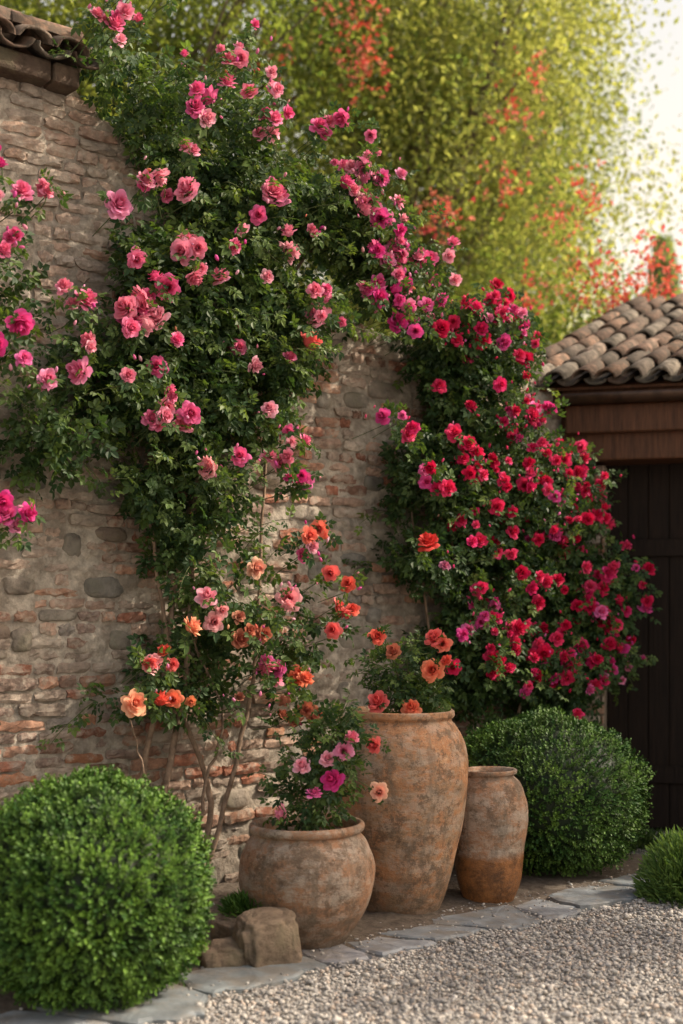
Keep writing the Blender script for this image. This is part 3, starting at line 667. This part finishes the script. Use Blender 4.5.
def potted(name, c, zr, blobs, nleaf, nshoot, flowers, size=.85):
    root = empty(name, (c[0], c[1], zr)); la, sa, fa = Acc(), Acc(), Acc(); c = np.array([c[0], c[1], 0])
    B = np.array(blobs); k = rng.integers(0, len(B), nleaf); d = randdir(nleaf); r = rng.random(nleaf)**.5
    P = c+B[k, :3]+d*r[:, None]*B[k, 3:6]; ok = P[:, 2] > zr-.03; P, d = P[ok], d[ok]; n = len(P)
    add_leaves(la, P, d+randdir(n)*.7, np.array([0, -.3, 1])+randdir(n)*.6, U(.6, 1., n)*size, leafcol(n, bias=.6))
    k = rng.integers(0, len(B), nshoot); d = norm(randdir(nshoot)+[0, 0, .6]); P = c+B[k, :3]+d*B[k, 3:6]*.6
    shoots(la, sa, P, d, U(.1, .24, nshoot), lambda q: leafcol(q, light=(.14, .21, .055), bias=.8), ls=size*.9)
    for b in B:
        for q in range(3):
            p1 = c+b[:3]+rng.normal(0, .04, 3); p0 = c+np.array([U(-.05, .05), U(-.05, .05), zr-.04]); tube(sa, spline([p0, (p0+p1)/2+rng.normal(0, .02, 3), p1], 10), np.linspace(.006, .003, 10), 5, (.14, .13, .06))
    FP = np.array([c+np.array(f_[:3]) for f_ in flowers]); FD = np.array([[-.15, -.8, .45] for _ in flowers])+rng.normal(0, .35, (len(FP), 3)); FR = np.array([f_[4] for f_ in flowers])*.9; FC = np.array([PAL[f_[3]][rng.integers(len(PAL[f_[3]]))] for f_ in flowers])
    add_roses(fa, FP, FD, FR, FC)
    for p_ in FP:
        b = c+B[np.argmin(np.linalg.norm(c+B[:, :3]-p_, axis=1)), :3]; tube(sa, spline([b, (b+p_)/2+[0, 0, .03], p_-[0, 0, .005]], 8), .0022, 4, (.1, .13, .05))
    rep = np.repeat(np.arange(len(FP)), 4); n = len(rep); sd = randdir(n); add_leaves(la, FP[rep]-norm(FD[rep])*.04+sd*.015, sd, norm(FD[rep])+randdir(n)*.3, U(.5, .85, n)*size, leafcol(n))
    par(la.obj('foliage', M_rose_leaf), root); par(fa.obj('blooms', M_petal, True), root); par(sa.obj('stems', M_bark, True), root)
potted('potted_rose', big, 1.0, [(.0, 0, 1.12, .18, .16, .12), (-.04, 0, 1.25, .14, .12, .12), (.12, 0, 1.1, .12, .14, .08)], 320, 24,
  [(.15, -.15, 1.25, 'O', .062), (.04, -.2, 1.07, 'O', .052), (-.12, -.1, 1.42, 'R', .058), (-.13, -.18, 1.10, 'R', .062), (.16, -.05, 1.42, 'R', .056), (.21, -.05, 1.38, 'R', .06), (.22, -.12, 1.3, 'R', .042), (-.05, -.15, 1.35, 'D', .045)])
potted('potted_rose', small, .54, [(.0, 0, .66, .2, .16, .12), (.08, .0, .78, .17, .14, .14), (.12, 0, .96, .1, .1, .12)], 420, 26,
  [(.30, -.1, .93, 'R', .05), (-.02, -.18, .85, 'P', .052), (.11, -.18, .79, 'M', .054), (.17, -.16, .91, 'M', .048), (-.12, -.2, .63, 'P', .044), (.33, -.15, .72, 'O', .046), (.21, -.14, .98, 'P', .04), (.1, -.16, .88, 'P', .04), (.04, -.2, .74, 'M', .036)])

# ------------------------------------------------------------------ small leafy plants on ground
GL = leaflet(1, .22, .2, droop=.25)
def tuft(name, c, r, h, n, col1, col2, L=.06):
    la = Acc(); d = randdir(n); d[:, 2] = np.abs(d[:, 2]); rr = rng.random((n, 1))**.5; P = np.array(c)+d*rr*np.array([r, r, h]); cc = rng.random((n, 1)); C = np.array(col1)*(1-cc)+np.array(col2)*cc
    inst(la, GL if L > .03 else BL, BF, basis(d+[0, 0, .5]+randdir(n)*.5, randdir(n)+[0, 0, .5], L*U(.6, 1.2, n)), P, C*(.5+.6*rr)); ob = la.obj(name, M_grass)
    return ob
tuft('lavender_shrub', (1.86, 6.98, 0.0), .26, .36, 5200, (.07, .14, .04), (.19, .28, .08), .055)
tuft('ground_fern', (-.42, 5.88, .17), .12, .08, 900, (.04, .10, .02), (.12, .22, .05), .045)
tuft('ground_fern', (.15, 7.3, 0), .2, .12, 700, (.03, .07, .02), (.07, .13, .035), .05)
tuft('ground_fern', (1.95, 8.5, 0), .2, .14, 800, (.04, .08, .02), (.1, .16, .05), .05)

# ------------------------------------------------------------------ trees
TL = np.array([[0, 0, 0], [-.24, .45, .05], [0, 1, -.1], [.24, .45, .05]]); TLF = [np.array([[0, 3, 2, 1]])]
def tree(name, base, cc, r, ncl, nl, c1, c2, seed, L=.085, fpal=None, sig=(.34, .34, .38), trunk=.16, limbs=16, fcl=None):
    root = empty(name, tuple(base)); la, sa = Acc(), Acc(); cc = np.array(cc); r = np.array(r)
    d = randdir(ncl); rad = rng.random(ncl)**.42*(1+.25*(vnoise(d*2.5+seed, seed)-.5)*2); cen = cc+d*rad[:, None]*r
    csz = U(.5, 1.25, ncl); tone = rng.random(ncl)
    k = rng.choice(ncl, nl, p=csz**2/(csz**2).sum()); P = cen[k]+rng.normal(size=(nl, 3))*np.array(sig)*csz[k][:, None]
    P[:, 2] -= np.abs(rng.normal(0, .12, nl)); tn = np.clip(tone[k]*.75+rng.random(nl)*.35, 0, 1)[:, None]
    C = np.array(c1)*(1-tn)+np.array(c2)*tn
    inst(la, TL, TLF, basis(rng.normal(0, .8, (nl, 3))+[0, 0, -.3], randdir(nl), L*U(.5, 1.2, nl)), P, C)
    par(la.obj('foliage', M_tree_leaf), root)
    base = np.array(base, float); fork = np.array([base[0]*.6+cc[0]*.4, base[1]*.6+cc[1]*.4, max(.8, cc[2]-r[2]*.75)])
    tube(sa, spline([base, (base+fork)/2+[.1, .05, 0], fork], 12), np.linspace(trunk*1.2, trunk*.75, 12), 10, (.16, .12, .09))
    for q in rng.choice(ncl, min(limbs, ncl), replace=False):
        mid = (fork+cen[q])/2+rng.normal(0, .2, 3)+[0, 0, .25]; tube(sa, spline([fork, mid, cen[q]], 14), np.linspace(trunk*.5, .012, 14), 6, (.16, .12, .09))
        for _ in range(3): e = cen[q]+rng.normal(0, .5, 3); tube(sa, spline([mid, (mid+e)/2+[0, 0, .15], e], 8), np.linspace(.025, .006, 8), 4, (.16, .12, .09))
    par(sa.obj('trunk_and_limbs', M_bark, True), root)
    if fcl:
        fa = Acc()
        for (x, y, z, s, n) in fcl:
            P = np.array([x, y, z])+rng.normal(size=(n, 3))*np.array([s, s*.7, s*1.2]); C = fpal[rng.integers(0, len(fpal), n)]*U(.8, 1.1, (n, 1))
            for _ in range(3): inst(fa, BL, BF, basis(randdir(n), randdir(n), U(.035, .065, n)), P+randdir(n)*.02, C)
        par(fa.obj('blossoms', M_petal), root)
RED = np.array([[.84, .17, .10], [.87, .26, .17], [.80, .12, .12], [.88, .33, .24]])
yg1, yg2 = (.048, .08, .026), (.215, .23, .09)
tree('pepper_tree', (.6, 14.2, 0), (1.0, 14.8, 7.0), (2.4, 2.0, 3.5), 190, 86000, yg1, yg2, 5, .085, fpal=RED,
     fcl=[(.15, 12.7, 7.4, .17, 90), (.2, 12.7, 6.9, .13, 50), (.95, 12.6, 5.4, .11, 60), (1.65, 12.8, 6.5, .11, 40), (1.6, 12.8, 5.8, .10, 30), (2.1, 12.8, 5.4, .12, 40), (2.3, 13.0, 4.9, .17, 50), (-.6, 12.6, 6.9, .1, 24), (.5, 12.8, 7.9, .1, 20), (1.9, 12.8, 6.9, .1, 24), (2.5, 13., 5.8, .12, 30)])
tree('pepper_tree', (2.2, 19, 0), (1.9, 19.5, 7.2), (2.5, 2.0, 4.4), 120, 40000, (.11, .145, .06), (.26, .27, .13), 8, .11)
tree('pepper_tree', (-2.8, 13, 0), (-2.3, 13.2, 7.0), (2.6, 1.8, 2.8), 120, 50000, (.035, .06, .018), (.14, .165, .045), 12, .09, fpal=RED, fcl=[(-1.9, 11.5, 7.5, .12, 16)])
tree('bougainvillea', (2.4, 13.0, 0), (2.25, 12.6, 3.4), (1.8, .8, 1.6), 70, 28000, (.04, .068, .02), (.14, .17, .05), 14, .07, fpal=RED, trunk=.07,
     fcl=[(2.65, 11.9, 4.35, .19, 130), (2.9, 11.9, 4.75, .13, 50), (2.3, 11.7, 4.55, .12, 40), (3.1, 11.9, 4.45, .17, 60), (1.7, 11.7, 4.4, .1, 24)], sig=(.26, .22, .26))
tree('olive_tree', (7.6, 26, 0), (7.4, 26, 5.6), (1.9, 1.5, 2.2), 50, 14000, (.14, .15, .09), (.24, .24, .14), 23, .13)
# unseen tree added right of the courtyard to throw dappled shade on pots, gravel and path
tree('shade_tree', (6.0, 7.4, 0), (5.15, 6.75, 4.5), (1.3, 1.05, .8), 34, 10000, (.05, .08, .02), (.12, .15, .04), 31, .11, sig=(.19, .19, .15), trunk=.09)
def cypress(base, h, r):
    la = Acc(); n = 9000; z = rng.random(n); an = U(0, 2*math.pi, n); rad = r*np.clip((1-z)*1.9, 0, 1)**.7*U(.5, 1.05, n)
    P = np.array(base)+np.stack([np.cos(an)*rad, np.sin(an)*rad, z*h], -1); inst(la, TL, TLF, basis(np.stack([np.cos(an), np.sin(an), an*0+1.6], -1), randdir(n), U(.25, .5, n)), P, np.array([.15, .19, .11])*U(.7, 1.3, (n, 1)))
    root = empty('cypress_tree', base); par(la.obj('foliage', M_tree_leaf), root); sa = Acc(); tube(sa, [base, (base[0], base[1], h*.6)], [.2, .05], 6, (.16, .12, .09)); par(sa.obj('trunk', M_bark), root)
cypress((9.9, 40, 0), 13.0, 1.0); cypress((11.2, 43, 0), 12.0, 1.2)

# ------------------------------------------------------------------ light
el = math.radians(40); az = norm(np.array([.99, .12, 0])); S = az*math.cos(el)+np.array([0, 0, math.sin(el)])
sun = bpy.data.lights.new('sun', 'SUN'); sun.energy = 5; sun.angle = math.radians(.8); sun.color = (1, .885, .72)
so = bpy.data.objects.new('sun', sun); scene.collection.objects.link(so); so.rotation_mode = 'QUATERNION'; so.rotation_quaternion = Vector(S).to_track_quat('Z', 'Y')
w = bpy.data.worlds.new('World'); scene.world = w; w.use_nodes = True; nt = w.node_tree; bg = nt.nodes['Background']
sk = nt.nodes.new('ShaderNodeTexSky'); sk.sky_type = 'NISHITA'; sk.sun_disc = False; sk.sun_elevation = el; sk.sun_rotation = math.atan2(az[0], az[1]); sk.dust_density = 6.; sk.air_density = 1.; sk.ozone_density = 1
c = mix(nt, sk.outputs[0], (1.9, 1.73, 1.5), 1., 'MULTIPLY')
# bright summer haze near the horizon
tc = nd(nt, 'ShaderNodeTexCoord'); sx = nd(nt, 'ShaderNodeSeparateXYZ'); nt.links.new(tc.outputs['Generated'], sx.inputs[0])
mr = nd(nt, 'ShaderNodeMapRange'); mr.interpolation_type = 'SMOOTHSTEP'; mr.inputs[1].default_value = .2; mr.inputs[2].default_value = .7; mr.inputs[3].default_value = .92; mr.inputs[4].default_value = 0.
nt.links.new(sx.outputs[2], mr.inputs[0]); c = mix(nt, c, (8.0, 7.35, 6.2), mr.outputs[0])
nt.links.new(c, bg.inputs['Color']); bg.inputs['Strength'].default_value = .15
scene.view_settings.view_transform = 'Standard'; scene.view_settings.look = 'None'; scene.view_settings.exposure = 0
# ------------------------------------------------------------------ camera
cam = bpy.data.cameras.new('camera'); co = bpy.data.objects.new('camera', cam); scene.collection.objects.link(co); scene.camera = co
co.location = (0, 0, 1.5); co.rotation_euler = (math.radians(90), 0, 0); cam.lens = 1300/1024*36; cam.shift_y = .1055; cam.clip_end = 1500
cam.dof.use_dof = True; cam.dof.focus_distance = 6.6; cam.dof.aperture_fstop = 1.2
print('faces', sum(len(o.data.polygons) for o in bpy.data.objects if o.type == 'MESH'))
